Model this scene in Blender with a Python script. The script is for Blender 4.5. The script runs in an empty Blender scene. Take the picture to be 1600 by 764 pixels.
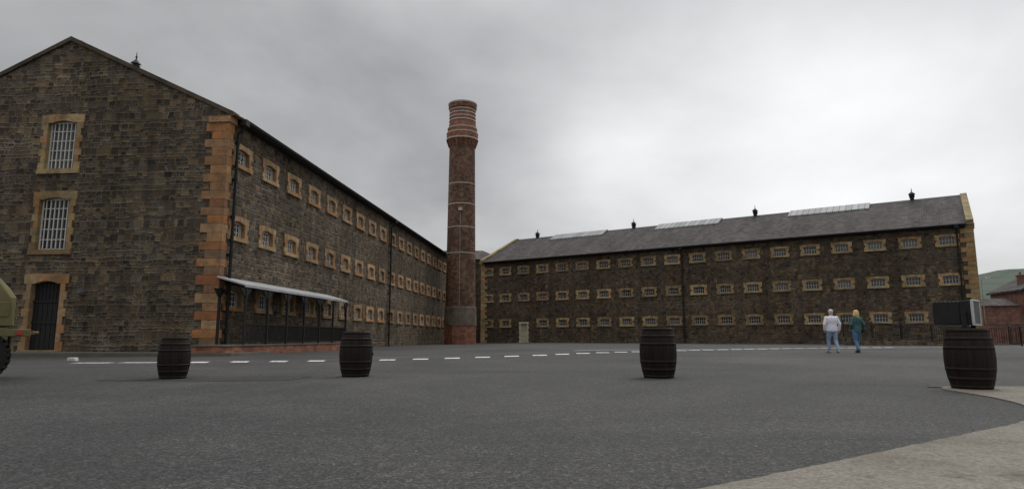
import bpy, bmesh, math, random
from mathutils import Vector, Matrix, noise
random.seed(7)
sc=bpy.context.scene
COL=sc.collection
sc.view_settings.view_transform='Standard'
sc.view_settings.look='None'
sc.view_settings.exposure=0

# ---------------------------------------------------------------- materials
def nodes(m):
    m.use_nodes=True
    nt=m.node_tree
    return nt, nt.nodes['Principled BSDF']
def ND(nt,t,**kw):
    n=nt.nodes.new(t)
    for k,v in kw.items(): setattr(n,k,v)
    return n
def ramp(nt,fac,stops,interp='LINEAR'):
    r=nt.nodes.new('ShaderNodeValToRGB'); r.color_ramp.interpolation=interp
    el=r.color_ramp.elements
    while len(el)<len(stops): el.new(0.5)
    for e,(p,c) in zip(el,stops):
        e.position=p; e.color=(c[0],c[1],c[2],1) if not isinstance(c,(int,float)) else (c,c,c,1)
    nt.links.new(fac,r.inputs['Fac'])
    return r.outputs['Color']
def mixc(nt,a,b,fac,mode='MIX'):
    n=nt.nodes.new('ShaderNodeMix'); n.data_type='RGBA'; n.blend_type=mode
    for s,v in ((n.inputs[0],fac),(n.inputs[6],a),(n.inputs[7],b)):
        if isinstance(v,(int,float)): s.default_value=v
        elif isinstance(v,tuple): s.default_value=(v[0],v[1],v[2],1)
        else: nt.links.new(v,s)
    return n.outputs[2]
def math_(nt,op,a,b=0.0,clamp=False):
    n=nt.nodes.new('ShaderNodeMath'); n.operation=op; n.use_clamp=clamp
    for s,v in ((n.inputs[0],a),(n.inputs[1],b)):
        if isinstance(v,(int,float)): s.default_value=v
        else: nt.links.new(v,s)
    return n.outputs[0]
def vmath(nt,op,a,b):
    n=nt.nodes.new('ShaderNodeVectorMath'); n.operation=op
    for s,v in ((n.inputs[0],a),(n.inputs[1],b)):
        if isinstance(v,tuple): s.default_value=v
        else: nt.links.new(v,s)
    return n.outputs[0]
def noi(nt,vec,scale,detail=4,rough=.55,dist=0):
    n=ND(nt,'ShaderNodeTexNoise'); n.inputs['Scale'].default_value=scale; n.inputs['Detail'].default_value=detail
    n.inputs['Roughness'].default_value=rough; n.inputs['Distortion'].default_value=dist
    if vec is not None: nt.links.new(vec,n.inputs['Vector'])
    return n
def bump(nt,b,h,strength=.5,dist=.02):
    n=ND(nt,'ShaderNodeBump'); n.inputs['Strength'].default_value=strength; n.inputs['Distance'].default_value=dist
    nt.links.new(h,n.inputs['Height']); nt.links.new(n.outputs[0],b.inputs['Normal'])

def simple(name,c1,c2=None,rough=.8,metal=0,scale=4,bmp=.15,island=0,spec=None,stretch=(1,1,1)):
    m=bpy.data.materials.new(name); nt,b=nodes(m)
    c2=c2 or tuple(x*.7 for x in c1)
    tc=ND(nt,'ShaderNodeTexCoord'); v=vmath(nt,'MULTIPLY',tc.outputs['Object'],stretch)
    n=noi(nt,v,scale,6,.6)
    col=ramp(nt,n.outputs['Fac'],[(.3,c2),(.7,c1)])
    if island:
        g=ND(nt,'ShaderNodeNewGeometry')
        f=math_(nt,'ADD',math_(nt,'MULTIPLY',g.outputs['Random Per Island'],island),1-island/2)
        col=mixc(nt,col,f,1.0,'MULTIPLY')
    nt.links.new(col,b.inputs['Base Color'])
    b.inputs['Roughness'].default_value=rough; b.inputs['Metallic'].default_value=metal
    if spec is not None: b.inputs['Specular IOR Level'].default_value=spec
    if bmp: bump(nt,b,n.outputs['Fac'],bmp,.01)
    return m

def rubble(name,stones,mortar,pale,pale_amt=.5,sx=3.5,rh=.15,lum=1.0):
    """roughly coursed squared rubble: rows of random-length stones with some two-course stones"""
    m=bpy.data.materials.new(name); nt,b=nodes(m)
    uv=ND(nt,'ShaderNodeUVMap').outputs[0]
    d=noi(nt,uv,.9,2).outputs['Color']
    d=vmath(nt,'MULTIPLY',vmath(nt,'SUBTRACT',d,(.5,.5,.5)),(.30,.20,0))
    d2=noi(nt,uv,4.8,2).outputs['Color']
    d2=vmath(nt,'MULTIPLY',vmath(nt,'SUBTRACT',d2,(.5,.5,.5)),(.15,.10,0))
    v=vmath(nt,'ADD',vmath(nt,'ADD',uv,d),d2)
    s=ND(nt,'ShaderNodeSeparateXYZ'); nt.links.new(v,s.inputs[0])
    wz=ND(nt,'ShaderNodeTexNoise',noise_dimensions='1D'); wz.inputs['Scale'].default_value=2.3; wz.inputs['Detail'].default_value=1
    nt.links.new(s.outputs[1],wz.inputs['W'])
    zz=math_(nt,'ADD',math_(nt,'MULTIPLY',s.outputs[1],1/rh),math_(nt,'MULTIPLY',wz.outputs['Fac'],2.4))
    def layer(z_,h_,sx_,off):
        row=math_(nt,'FLOOR',z_); fr=math_(nt,'FRACT',z_)
        ez=math_(nt,'MULTIPLY',math_(nt,'MINIMUM',fr,math_(nt,'SUBTRACT',1.0,fr)),h_)
        W=math_(nt,'ADD',math_(nt,'MULTIPLY',s.outputs[0],sx_),math_(nt,'MULTIPLY',row,off))
        vo=ND(nt,'ShaderNodeTexVoronoi',voronoi_dimensions='1D',feature='F1'); vo.inputs['Scale'].default_value=1; vo.inputs['Randomness'].default_value=.9
        ve=ND(nt,'ShaderNodeTexVoronoi',voronoi_dimensions='1D',feature='DISTANCE_TO_EDGE'); ve.inputs['Scale'].default_value=1; ve.inputs['Randomness'].default_value=.9
        nt.links.new(W,vo.inputs['W']); nt.links.new(W,ve.inputs['W'])
        return vo.outputs['Color'], math_(nt,'MINIMUM',math_(nt,'MULTIPLY',ve.outputs['Distance'],1/sx_),ez)
    c1,e1=layer(zz,rh,sx,57.31)
    c2,e2=layer(math_(nt,'MULTIPLY',zz,.5),rh*2,sx*.8,83.77)
    s2=ND(nt,'ShaderNodeSeparateColor'); nt.links.new(c2,s2.inputs[0])
    sel=math_(nt,'GREATER_THAN',s2.outputs[2],.68)
    cc_=mixc(nt,c1,c2,sel)
    mf=nt.nodes.new('ShaderNodeMix'); nt.links.new(sel,mf.inputs[0]); nt.links.new(e1,mf.inputs[2]); nt.links.new(e2,mf.inputs[3]); ed=mf.outputs[0]
    sep=ND(nt,'ShaderNodeSeparateColor'); nt.links.new(cc_,sep.inputs[0])
    k=len(stones)
    col=ramp(nt,sep.outputs[0],[(i/k,tuple(x*lum for x in c)) for i,c in enumerate(stones)],'CONSTANT')
    val=math_(nt,'ADD',math_(nt,'MULTIPLY',sep.outputs[1],.7),.65)
    col=mixc(nt,col,val,1.0,'MULTIPLY')
    fine=noi(nt,uv,13,5,.75).outputs['Fac']
    col=mixc(nt,col,ramp(nt,fine,[(.3,.5),(.7,1.5)]),1.0,'MULTIPLY')
    edge=ramp(nt,ed,[(.004,1.0),(.022,0.0)])
    big=noi(nt,uv,.36,6,.65).outputs['Fac']
    pm=ramp(nt,big,[(.50,0.0),(.64,1.0)])
    mcol=mixc(nt,tuple(x*lum for x in mortar),tuple(x*lum for x in pale),math_(nt,'MULTIPLY',pm,pale_amt))
    rough_m=ramp(nt,noi(nt,uv,5,4,.7).outputs['Fac'],[(.36,.25),(.56,1.0)])
    col=mixc(nt,col,mcol,math_(nt,'MULTIPLY',edge,rough_m))
    sm=ramp(nt,noi(nt,uv,2.1,7,.75).outputs['Fac'],[(.57,0.0),(.70,.5)])
    col=mixc(nt,col,mcol,math_(nt,'MULTIPLY',sm,.5))
    st=noi(nt,vmath(nt,'MULTIPLY',uv,(1.2,.12,1)),1,5,.6).outputs['Fac']
    col=mixc(nt,col,ramp(nt,st,[(.3,.68),(.7,1.25)]),1.0,'MULTIPLY')
    col=mixc(nt,col,ramp(nt,noi(nt,uv,.16,3,.5).outputs['Fac'],[(.3,.75),(.7,1.22)]),1.0,'MULTIPLY')
    nt.links.new(col,b.inputs['Base Color']); b.inputs['Roughness'].default_value=.95
    b.inputs['Specular IOR Level'].default_value=.12
    hh=math_(nt,'ADD',ramp(nt,ed,[(0.0,0.0),(.05,1.0)]),math_(nt,'MULTIPLY',fine,.9))
    bump(nt,b,hh,.7,.03)
    return m

def brickmat(name,c1,c2,mortar,bw=.225,bh=.075,mort=.01,blotch=1.0):
    m=bpy.data.materials.new(name); nt,b=nodes(m)
    uv=ND(nt,'ShaderNodeUVMap').outputs[0]
    t=ND(nt,'ShaderNodeTexBrick'); nt.links.new(uv,t.inputs['Vector'])
    t.inputs['Scale'].default_value=1; t.inputs['Brick Width'].default_value=bw; t.inputs['Row Height'].default_value=bh
    t.inputs['Mortar Size'].default_value=mort; t.inputs['Color1'].default_value=(*c1,1); t.inputs['Color2'].default_value=(*c2,1); t.inputs['Mortar'].default_value=(*mortar,1)
    w=noi(nt,vmath(nt,'MULTIPLY',uv,(.8,.3,1)),1,6,.65).outputs['Fac']
    col=mixc(nt,t.outputs['Color'],ramp(nt,w,[(.3,.65),(.7,1.3)]),1.0,'MULTIPLY')
    t2=ND(nt,'ShaderNodeTexBrick'); nt.links.new(uv,t2.inputs['Vector'])
    t2.inputs['Scale'].default_value=1; t2.inputs['Brick Width'].default_value=bw*1.6; t2.inputs['Row Height'].default_value=bh*3; t2.inputs['Mortar Size'].default_value=.0
    t2.inputs['Color1'].default_value=(1-.36*blotch,)*3+(1,); t2.inputs['Color2'].default_value=(1+.38*blotch,)*3+(1,)
    col=mixc(nt,col,t2.outputs['Color'],1.0,'MULTIPLY')
    nt.links.new(col,b.inputs['Base Color']); b.inputs['Roughness'].default_value=.95
    b.inputs['Specular IOR Level'].default_value=.12
    bump(nt,b,math_(nt,'SUBTRACT',1.0,t.outputs['Fac']),.4,.01)
    return m

def sandstone(name,cols,dirt):
    m=bpy.data.materials.new(name); nt,b=nodes(m)
    g=ND(nt,'ShaderNodeNewGeometry'); oi=ND(nt,'ShaderNodeObjectInfo')
    f=math_(nt,'FRACT',math_(nt,'ADD',g.outputs['Random Per Island'],math_(nt,'MULTIPLY',oi.outputs['Random'],.6)))
    k=len(cols)
    col=ramp(nt,f,[(i/(k-1),c) for i,c in enumerate(cols)])
    om=ramp(nt,oi.outputs['Random'],[(0.0,.72),(1.0,1.2)])
    col=mixc(nt,col,om,1.0,'MULTIPLY')
    pos=g.outputs['Position']
    n=noi(nt,pos,3.2,7,.72).outputs['Fac']
    col=mixc(nt,col,dirt,ramp(nt,n,[(.45,0.0),(.70,.85)]))
    col=mixc(nt,col,ramp(nt,noi(nt,pos,.7,3).outputs['Fac'],[(.3,.75),(.7,1.18)]),1.0,'MULTIPLY')
    nt.links.new(col,b.inputs['Base Color']); b.inputs['Roughness'].default_value=.9
    b.inputs['Specular IOR Level'].default_value=.2
    bump(nt,b,noi(nt,pos,9,6,.7).outputs['Fac'],.6,.04)
    return m

M={}
M['wallL']=rubble('basalt_rubble',[(.108,.083,.056),(.072,.059,.046),(.142,.106,.069),(.086,.067,.047),(.160,.115,.070),(.062,.053,.044),(.120,.096,.068),(.090,.078,.064)],(.165,.138,.102),(.35,.31,.245),.85,lum=.98)
M['wallR']=rubble('dark_rubble',[(.098,.071,.048),(.068,.054,.041),(.128,.091,.058),(.078,.060,.043),(.058,.048,.038),(.108,.081,.053),(.080,.067,.054)],(.128,.101,.072),(.235,.195,.145),.7,lum=.98)
M['quoin']=sandstone('orange_quoin_stone',[(.33,.145,.06),(.46,.215,.085),(.36,.22,.11),(.27,.13,.065),(.42,.27,.14),(.30,.12,.055),(.22,.15,.09)],(.12,.088,.06))
M['sandO']=sandstone('orange_sandstone',[(.37,.18,.075),(.46,.25,.115),(.40,.29,.16),(.31,.19,.10),(.45,.33,.19),(.40,.20,.09)],(.14,.105,.072))
M['sandY']=sandstone('yellow_sandstone',[(.34,.235,.115),(.43,.315,.16),(.38,.20,.085),(.27,.20,.115),(.42,.32,.17)],(.12,.098,.067))
M['cope']=simple('coping_stone',(.12,.092,.066),(.05,.043,.035),.9,scale=1.5,island=.4,spec=.2)
M['copeY']=simple('ochre_coping',(.27,.205,.08),(.09,.077,.046),.9,scale=1.6,island=.4)
M['black']=simple('black_iron',(.012,.012,.013),(.02,.019,.018),.6,scale=6,bmp=.1,spec=.25)
M['white']=simple('white_paint',(.68,.68,.65),(.47,.46,.43),.6,scale=8,bmp=.05)
M['dullwhite']=simple('dull_white_paint',(.54,.53,.49),(.36,.35,.32),.7,scale=8,bmp=.05)
M['cream']=simple('cream_stone',(.60,.54,.40),(.44,.39,.29),.8,scale=3,bmp=.05)
M['lead']=simple('lead',(.10,.105,.11),(.06,.06,.065),.6,scale=5)
M['canopy']=simple('canopy_sheet',(.42,.43,.44),(.28,.29,.30),.5,scale=1.3)
M['tyre']=simple('tyre_rubber',(.016,.016,.016),(.026,.024,.022),.9,scale=12,spec=.2)
M['olive']=simple('olive_paint',(.155,.135,.062),(.105,.092,.045),.7,scale=2.5,bmp=.05,spec=.25)
M['red']=simple('red_lens',(.35,.03,.02),(.3,.02,.02),.3,bmp=0)
M['oak']=simple('dark_oak',(.019,.0118,.0078),(.006,.0047,.0040),.7,scale=3.5,bmp=.4,island=.4,stretch=(5,5,.7),spec=.2)
M['oaktop']=simple('oak_lid',(.03,.024,.019),(.015,.012,.010),.8,scale=6,bmp=.4,spec=.15)
M['hoop']=simple('hoop_iron',(.009,.0075,.0065),(.021,.0125,.0085),.7,scale=11,bmp=.2,spec=.22)
M['grey']=simple('pale_grey_plastic',(.46,.48,.50),(.40,.42,.44),.4,bmp=0)
M['brick']=brickmat('chimney_brick',(.155,.080,.050),(.088,.050,.034),(.16,.125,.095))
M['brickO']=brickmat('crown_brick',(.29,.105,.058),(.19,.076,.045),(.2,.15,.12),blotch=.7)
M['brickR']=brickmat('red_brick',(.24,.088,.055),(.16,.066,.045),(.2,.17,.15),blotch=.6)
M['bandp']=simple('pale_band',(.50,.47,.43),(.32,.29,.26),.8)
M['weath']=simple('weathered_stone',(.20,.165,.125),(.085,.060,.044),.9,scale=.9,bmp=.4)
M['flag']=simple('paving_stone',(.13,.116,.096),(.075,.068,.058),.9,scale=1.1,bmp=.3)

def concrete():
    m=bpy.data.materials.new('pavement_concrete'); nt,b=nodes(m)
    p=ND(nt,'ShaderNodeNewGeometry').outputs['Position']
    a=noi(nt,p,1.3,8,.68).outputs['Fac']
    col=ramp(nt,a,[(.3,(.11,.098,.079)),(.5,(.165,.150,.125)),(.7,(.21,.195,.167))])
    vo=ND(nt,'ShaderNodeTexVoronoi',feature='F1'); vo.inputs['Scale'].default_value=60; nt.links.new(p,vo.inputs['Vector'])
    sp=ND(nt,'ShaderNodeSeparateColor'); nt.links.new(vo.outputs['Color'],sp.inputs[0])
    col=mixc(nt,col,ramp(nt,sp.outputs[0],[(0.0,.72),(.5,.98),(1.0,1.25)]),1.0,'MULTIPLY')
    f=noi(nt,p,22,5,.75).outputs['Fac']
    mo=noi(nt,p,2.6,8,.78).outputs['Fac']
    col=mixc(nt,col,(.06,.054,.037),ramp(nt,mo,[(.52,0.0),(.66,.8)]))
    nt.links.new(col,b.inputs['Base Color']); b.inputs['Roughness'].default_value=.92; b.inputs['Specular IOR Level'].default_value=.2
    bump(nt,b,f,.5,.008)
    return m
M['concrete']=concrete()
def slate():
    m=bpy.data.materials.new('slate'); nt,b=nodes(m)
    uv=ND(nt,'ShaderNodeUVMap').outputs[0]
    t=ND(nt,'ShaderNodeTexBrick'); nt.links.new(uv,t.inputs['Vector'])
    t.inputs['Scale'].default_value=1; t.inputs['Brick Width'].default_value=.4; t.inputs['Row Height'].default_value=.3
    t.inputs['Mortar Size'].default_value=.02
    t.inputs['Color1'].default_value=(.048,.043,.044,1); t.inputs['Color2'].default_value=(.092,.081,.080,1); t.inputs['Mortar'].default_value=(.022,.022,.022,1)
    w=noi(nt,vmath(nt,'MULTIPLY',uv,(.6,.2,1)),.9,6,.7).outputs['Fac']
    col=mixc(nt,t.outputs['Color'],ramp(nt,w,[(.35,.6),(.7,1.4)]),1.0,'MULTIPLY')
    col=mixc(nt,col,(.14,.12,.09),ramp(nt,noi(nt,uv,1.5,8,.75).outputs['Fac'],[(.52,0.0),(.72,.55)]))
    nt.links.new(col,b.inputs['Base Color']); b.inputs['Roughness'].default_value=.88; b.inputs['Specular IOR Level'].default_value=.15
    bump(nt,b,math_(nt,'SUBTRACT',1.0,t.outputs['Fac']),.4,.02)
    return m
M['slate']=slate()
def glassm():
    m=bpy.data.materials.new('dark_glass'); nt,b=nodes(m)
    oi=ND(nt,'ShaderNodeObjectInfo')
    col=ramp(nt,oi.outputs['Random'],[(0.0,(.012,.013,.015)),(.6,(.03,.032,.034)),(1.0,(.13,.13,.12))])
    nt.links.new(col,b.inputs['Base Color']); b.inputs['Roughness'].default_value=.2
    return m
M['glass']=glassm()
def skyl():
    m=bpy.data.materials.new('skylight_glass'); nt,b=nodes(m)
    uv=ND(nt,'ShaderNodeUVMap').outputs[0]
    t=ND(nt,'ShaderNodeTexBrick'); nt.links.new(uv,t.inputs['Vector']); t.offset=0
    t.inputs['Scale'].default_value=1; t.inputs['Brick Width'].default_value=.62; t.inputs['Row Height'].default_value=3; t.inputs['Mortar Size'].default_value=.04
    t.inputs['Color1'].default_value=(.30,.31,.31,1); t.inputs['Color2'].default_value=(.20,.21,.21,1); t.inputs['Mortar'].default_value=(.08,.08,.08,1)
    nt.links.new(t.outputs['Color'],b.inputs['Base Color']); b.inputs['Roughness'].default_value=.65; b.inputs['Specular IOR Level'].default_value=.25
    return m
M['skylight']=skyl()
def asphalt(name,mul):
    m=bpy.data.materials.new(name); nt,b=nodes(m)
    p=ND(nt,'ShaderNodeNewGeometry').outputs['Position']
    big=noi(nt,p,.16,7,.68,.6).outputs['Fac']
    col=ramp(nt,big,[(.34,(.036*mul,.0355*mul,.0355*mul)),(.5,(.053*mul,.052*mul,.051*mul)),(.66,(.074*mul,.072*mul,.070*mul))])
    mid=noi(nt,p,1.0,7,.75).outputs['Fac']
    col=mixc(nt,col,ramp(nt,mid,[(.3,.76),(.7,1.22)]),1.0,'MULTIPLY')
    for sc_,lo,hi in ((75,.40,2.0),(30,.80,1.25)):
        vo=ND(nt,'ShaderNodeTexVoronoi',feature='F1'); vo.inputs['Scale'].default_value=sc_; nt.links.new(p,vo.inputs['Vector'])
        sp=ND(nt,'ShaderNodeSeparateColor'); nt.links.new(vo.outputs['Color'],sp.inputs[0])
        col=mixc(nt,col,ramp(nt,sp.outputs[0],[(0.0,lo),(.55,.9),(.85,1.12),(1.0,hi)]),1.0,'MULTIPLY')
        if sc_==75: h=vo.outputs['Distance']
    vo=ND(nt,'ShaderNodeTexVoronoi',feature='F1'); vo.inputs['Scale'].default_value=9; nt.links.new(p,vo.inputs['Vector'])
    sp=ND(nt,'ShaderNodeSeparateColor'); nt.links.new(vo.outputs['Color'],sp.inputs[0])
    rare=math_(nt,'GREATER_THAN',sp.outputs[0],.95)
    dot=math_(nt,'LESS_THAN',vo.outputs['Distance'],.08)
    col=mixc(nt,col,(.30,.30,.29),math_(nt,'MULTIPLY',math_(nt,'MULTIPLY',rare,dot),.7))
    nt.links.new(col,b.inputs['Base Color'])
    nt.links.new(ramp(nt,mid,[(.3,.75),(.7,.92)]),b.inputs['Roughness'])
    b.inputs['Specular IOR Level'].default_value=.25
    bump(nt,b,h,.8,.007)
    return m
M['asphalt']=asphalt('asphalt',1.0); M['asphaltD']=asphalt('asphalt_patch',.80)
def paintm():
    m=bpy.data.materials.new('road_paint'); nt,b=nodes(m)
    p=ND(nt,'ShaderNodeNewGeometry').outputs['Position']
    n=noi(nt,p,7,6,.8).outputs['Fac']
    col=ramp(nt,n,[(.40,(.12,.12,.12)),(.50,(.56,.56,.55))])
    nt.links.new(col,b.inputs['Base Color']); b.inputs['Roughness'].default_value=.7
    return m
M['paint']=paintm()
def hillm():
    m=bpy.data.materials.new('hill_grass_haze'); nt,b=nodes(m)
    p=ND(nt,'ShaderNodeNewGeometry').outputs['Position']
    n=noi(nt,p,.006,7,.65).outputs['Fac']
    nt.links.new(ramp(nt,n,[(.35,(.075,.094,.085)),(.5,(.110,.128,.105)),(.65,(.083,.103,.094))]),b.inputs['Base Color'])  # distance haze is painted into these greyed hill greens
    b.inputs['Roughness'].default_value=1; b.inputs['Specular IOR Level'].default_value=0
    return m
M['hill']=hillm()

# ---------------------------------------------------------------- mesh builder
class MB:
    def __init__(s): s.v=[];s.f=[];s.m=[];s.uv=[]
    def add(s,vs,fs,mat=0,uvs=None):
        o=len(s.v); s.v+=[tuple(v) for v in vs]
        for i,f in enumerate(fs):
            s.f.append([o+k for k in f]); s.m.append(mat); s.uv.append(uvs[i] if uvs else None)
    def box(s,x0,x1,y0,y1,z0,z1,mat=0):
        s.add([(x0,y0,z0),(x1,y0,z0),(x1,y1,z0),(x0,y1,z0),(x0,y0,z1),(x1,y0,z1),(x1,y1,z1),(x0,y1,z1)],
              [(0,3,2,1),(4,5,6,7),(0,1,5,4),(1,2,6,5),(2,3,7,6),(3,0,4,7)],mat)
    def prism(s,pts,a0,a1,mat=0,axis='y'):
        n=len(pts)
        mk=(lambda p,a:(p[0],a,p[1])) if axis=='y' else ((lambda p,a:(a,p[0],p[1])) if axis=='x' else (lambda p,a:(p[0],p[1],a)))
        vs=[mk(p,a0) for p in pts]+[mk(p,a1) for p in pts]
        fs=[tuple(range(n)),tuple(range(2*n-1,n-1,-1))]+[(i,(i+1)%n,n+(i+1)%n,n+i) for i in range(n)]
        s.add(vs,fs,mat)
    def tube(s,pts,rad,n=10,mat=0,sq=1.0):
        pts=[Vector(p) for p in pts]
        if isinstance(rad,(int,float)): rad=[rad]*len(pts)
        vs=[];fs=[]
        up=None
        for i,p in enumerate(pts):
            d=(pts[min(i+1,len(pts)-1)]-pts[max(i-1,0)]).normalized()
            a=d.orthogonal().normalized() if up is None else (up-d*up.dot(d)).normalized()
            up=a; b=d.cross(a)
            for k in range(n):
                t=2*math.pi*k/n
                vs.append(p+a*math.cos(t)*rad[i]+b*math.sin(t)*rad[i]*sq)
        for i in range(len(pts)-1):
            for k in range(n):
                k2=(k+1)%n
                fs.append((i*n+k,i*n+k2,(i+1)*n+k2,(i+1)*n+k))
        fs.append(tuple(range(n-1,-1,-1))); fs.append(tuple((len(pts)-1)*n+k for k in range(n)))
        s.add(vs,fs,mat)
    def revolve(s,prof,n=32,c=(0,0),mat=0,cap=True,phase=0):
        vs=[];fs=[];uvs=[]
        for r,z in prof:
            for k in range(n):
                t=2*math.pi*(k+phase)/n
                vs.append((c[0]+r*math.cos(t),c[1]+r*math.sin(t),z))
        R=max(p[0] for p in prof)
        for i in range(len(prof)-1):
            for k in range(n):
                k2=(k+1)%n
                fs.append((i*n+k,i*n+k2,(i+1)*n+k2,(i+1)*n+k))
                u0=2*math.pi*R*k/n;u1=2*math.pi*R*(k+1)/n
                uvs.append([(u0,prof[i][1]),(u1,prof[i][1]),(u1,prof[i+1][1]),(u0,prof[i+1][1])])
        if cap:
            fs.append(tuple(range(n-1,-1,-1))); uvs.append(None)
            fs.append(tuple((len(prof)-1)*n+k for k in range(n))); uvs.append(None)
        s.add(vs,fs,mat,uvs)
    def sphere(s,c,r,mat=0,nu=16,nv=10):
        rx,ry,rz=r if isinstance(r,tuple) else (r,r,r)
        vs=[(c[0],c[1],c[2]-rz)];fs=[]
        for j in range(1,nv):
            ph=-math.pi/2+math.pi*j/nv
            for k in range(nu):
                t=2*math.pi*k/nu
                vs.append((c[0]+rx*math.cos(ph)*math.cos(t),c[1]+ry*math.cos(ph)*math.sin(t),c[2]+rz*math.sin(ph)))
        vs.append((c[0],c[1],c[2]+rz))
        for k in range(nu): fs.append((0,1+(k+1)%nu,1+k))
        for j in range(nv-2):
            for k in range(nu):
                a=1+j*nu;k2=(k+1)%nu
                fs.append((a+k,a+k2,a+nu+k2,a+nu+k))
        a=1+(nv-2)*nu
        for k in range(nu): fs.append((a+k,a+(k+1)%nu,len(vs)-1))
        s.add(vs,fs,mat)
    def grid(s,fn,a0,a1,z0,z1,holes,mat=0):
        A=sorted({a0,a1,*[h[0] for h in holes],*[h[1] for h in holes]})
        Z=sorted({z0,z1,*[h[2] for h in holes],*[h[3] for h in holes]})
        for i in range(len(A)-1):
            for j in range(len(Z)-1):
                ca=(A[i]+A[i+1])/2;cz=(Z[j]+Z[j+1])/2
                if any(h[0]<ca<h[1] and h[2]<cz<h[3] for h in holes): continue
                s.add([fn(A[i],Z[j]),fn(A[i+1],Z[j]),fn(A[i+1],Z[j+1]),fn(A[i],Z[j+1])],[(0,1,2,3)],mat)
    def mesh(s,name,mats,smooth=False):
        me=bpy.data.meshes.new(name)
        me.from_pydata(s.v,[],s.f)
        for m in mats: me.materials.append(m)
        bm=bmesh.new(); bm.from_mesh(me)
        bm.faces.ensure_lookup_table()
        L=bm.loops.layers.uv.new('UVMap')
        for i,f in enumerate(bm.faces):
            f.material_index=s.m[i]
            f.smooth=bool(smooth)
            if s.uv[i]:
                for l,u in zip(f.loops,s.uv[i]): l[L].uv=u
        bmesh.ops.recalc_face_normals(bm,faces=bm.faces)
        bm.normal_update()
        bm.faces.ensure_lookup_table()
        for i,f in enumerate(bm.faces):
            if s.uv[i]: continue
            n=f.normal; ax=max(range(3),key=lambda k:abs(n[k]))
            for l in f.loops:
                c=l.vert.co
                l[L].uv=(c.y+91,c.z) if ax==0 else ((c.x,c.z) if ax==1 else (c.x,c.y))
        bm.to_mesh(me); bm.free()
        return me
    def obj(s,name,mats,parent=None,loc=(0,0,0),rot=(0,0,0),smooth=False,bevel=0):
        me=s.mesh(name,mats,smooth)
        return place(name,me,parent,loc,rot,bevel)
def place(name,me,parent=None,loc=(0,0,0),rot=(0,0,0),bevel=0):
    o=bpy.data.objects.new(name,me); COL.objects.link(o)
    o.location=loc; o.rotation_euler=rot
    if parent: o.parent=parent
    if bevel:
        b=o.modifiers.new('bevel','BEVEL'); b.width=bevel; b.segments=2; b.limit_method='ANGLE'
    return o
def tag(o,label=None,cat=None,group=None,kind=None):
    if label:o['label']=label
    if cat:o['category']=cat
    if group:o['group']=group
    if kind:o['kind']=kind
    return o
def empty(name,loc,rotz=0,label=None,cat=None,group=None):
    o=bpy.data.objects.new(name,None); COL.objects.link(o)
    o.location=loc; o.rotation_euler=(0,0,rotz); o.empty_display_size=.3
    tag(o,label,cat,group); return o
def smooth01(a,b,t):
    t=max(0,min(1,(t-a)/(b-a))); return t*t*(3-2*t)
def gz(x,y): return .15*smooth01(13,27,y)*smooth01(-6,5,x)

# ---------------------------------------------------------------- ground
mb=MB()
xs=[-3000,-400,-90]+[-45+2.5*i for i in range(49)]+[110,400,4500]
ys=[-300,-20]+[-5+2*i for i in range(60)]+[130,200,600,4500]
vs=[(x,y,gz(x,y)) for y in ys for x in xs]; n=len(xs)
mb.add(vs,[(j*n+i,j*n+i+1,(j+1)*n+i+1,(j+1)*n+i) for j in range(len(ys)-1) for i in range(n-1)])
tag(mb.obj('ground',[M['asphalt']],smooth=True),'dark grey asphalt yard with fine aggregate','ground',kind='structure')
def blob(cx,cy,rx,ry,seed,k=60):
    out=[]
    for i in range(k):
        t=2*math.pi*i/k; r=1+.10*noise.noise(Vector((math.cos(t)*1.5,math.sin(t)*1.5,seed)))+.03*noise.noise(Vector((math.cos(t)*9,math.sin(t)*9,seed)))
        sq=1/(abs(math.cos(t))**5+abs(math.sin(t))**5)**.2
        out.append((cx+rx*r*sq*math.cos(t),cy+ry*r*sq*math.sin(t)))
    return out
mb=MB(); P_=blob(-5.9,12.6,1.9,.75,3); mb.add([(x,y,.005) for x,y in P_],[tuple(range(len(P_)))])
tag(mb.obj('asphalt_patch',[M['asphaltD']]),'darker repaired asphalt patch under a barrel','asphalt patch',kind='structure')

edge=[(-1.2,1.9),(-.4,2.48),(1.0,3.44),(1.9,4.06),(2.8,4.70),(3.7,5.34),(4.6,5.98),(5.3,6.72),(5.85,7.5),(6.2,8.4),(6.38,9.3),(6.5,9.85),(6.75,10.2),(7.2,10.35),(14,10.5)]
def catmull(P,k):
    out=[]
    for i in range(len(P)-1):
        p0=Vector(P[max(i-1,0)]);p1=Vector(P[i]);p2=Vector(P[i+1]);p3=Vector(P[min(i+2,len(P)-1)])
        for j in range(k):
            t=j/k
            out.append(.5*((2*p1)+(p2-p0)*t+(2*p0-5*p1+4*p2-p3)*t*t+(3*p1-p0-3*p2+p3)*t**3))
    out.append(Vector(P[-1])); return out
cr=catmull(edge,12)
cr=[Vector((p.x+noise.noise(Vector((p.x*11,p.y*11,4)))*.014,p.y-noise.noise(Vector((p.x*11,p.y*11,4)))*.014)) for p in cr]
pp=[tuple(p) for p in cr]+[(14,-2),(-1.2,-2)]
mb=MB(); mb.prism(pp,-.05,.018,axis='z')
tag(mb.obj('pavement',[M['concrete']]),'worn grey-brown concrete apron with curved edge','pavement',kind='structure')

mb=MB(); mb.box(-50,-11.7,27.05,27.2,-.05,.14); mb.box(-50,-11.7,27.2,34,-.05,.125)
tag(mb.obj('pavement',[M['flag']]),'raised stone pavement beside the prison gable','pavement',kind='structure')

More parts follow.
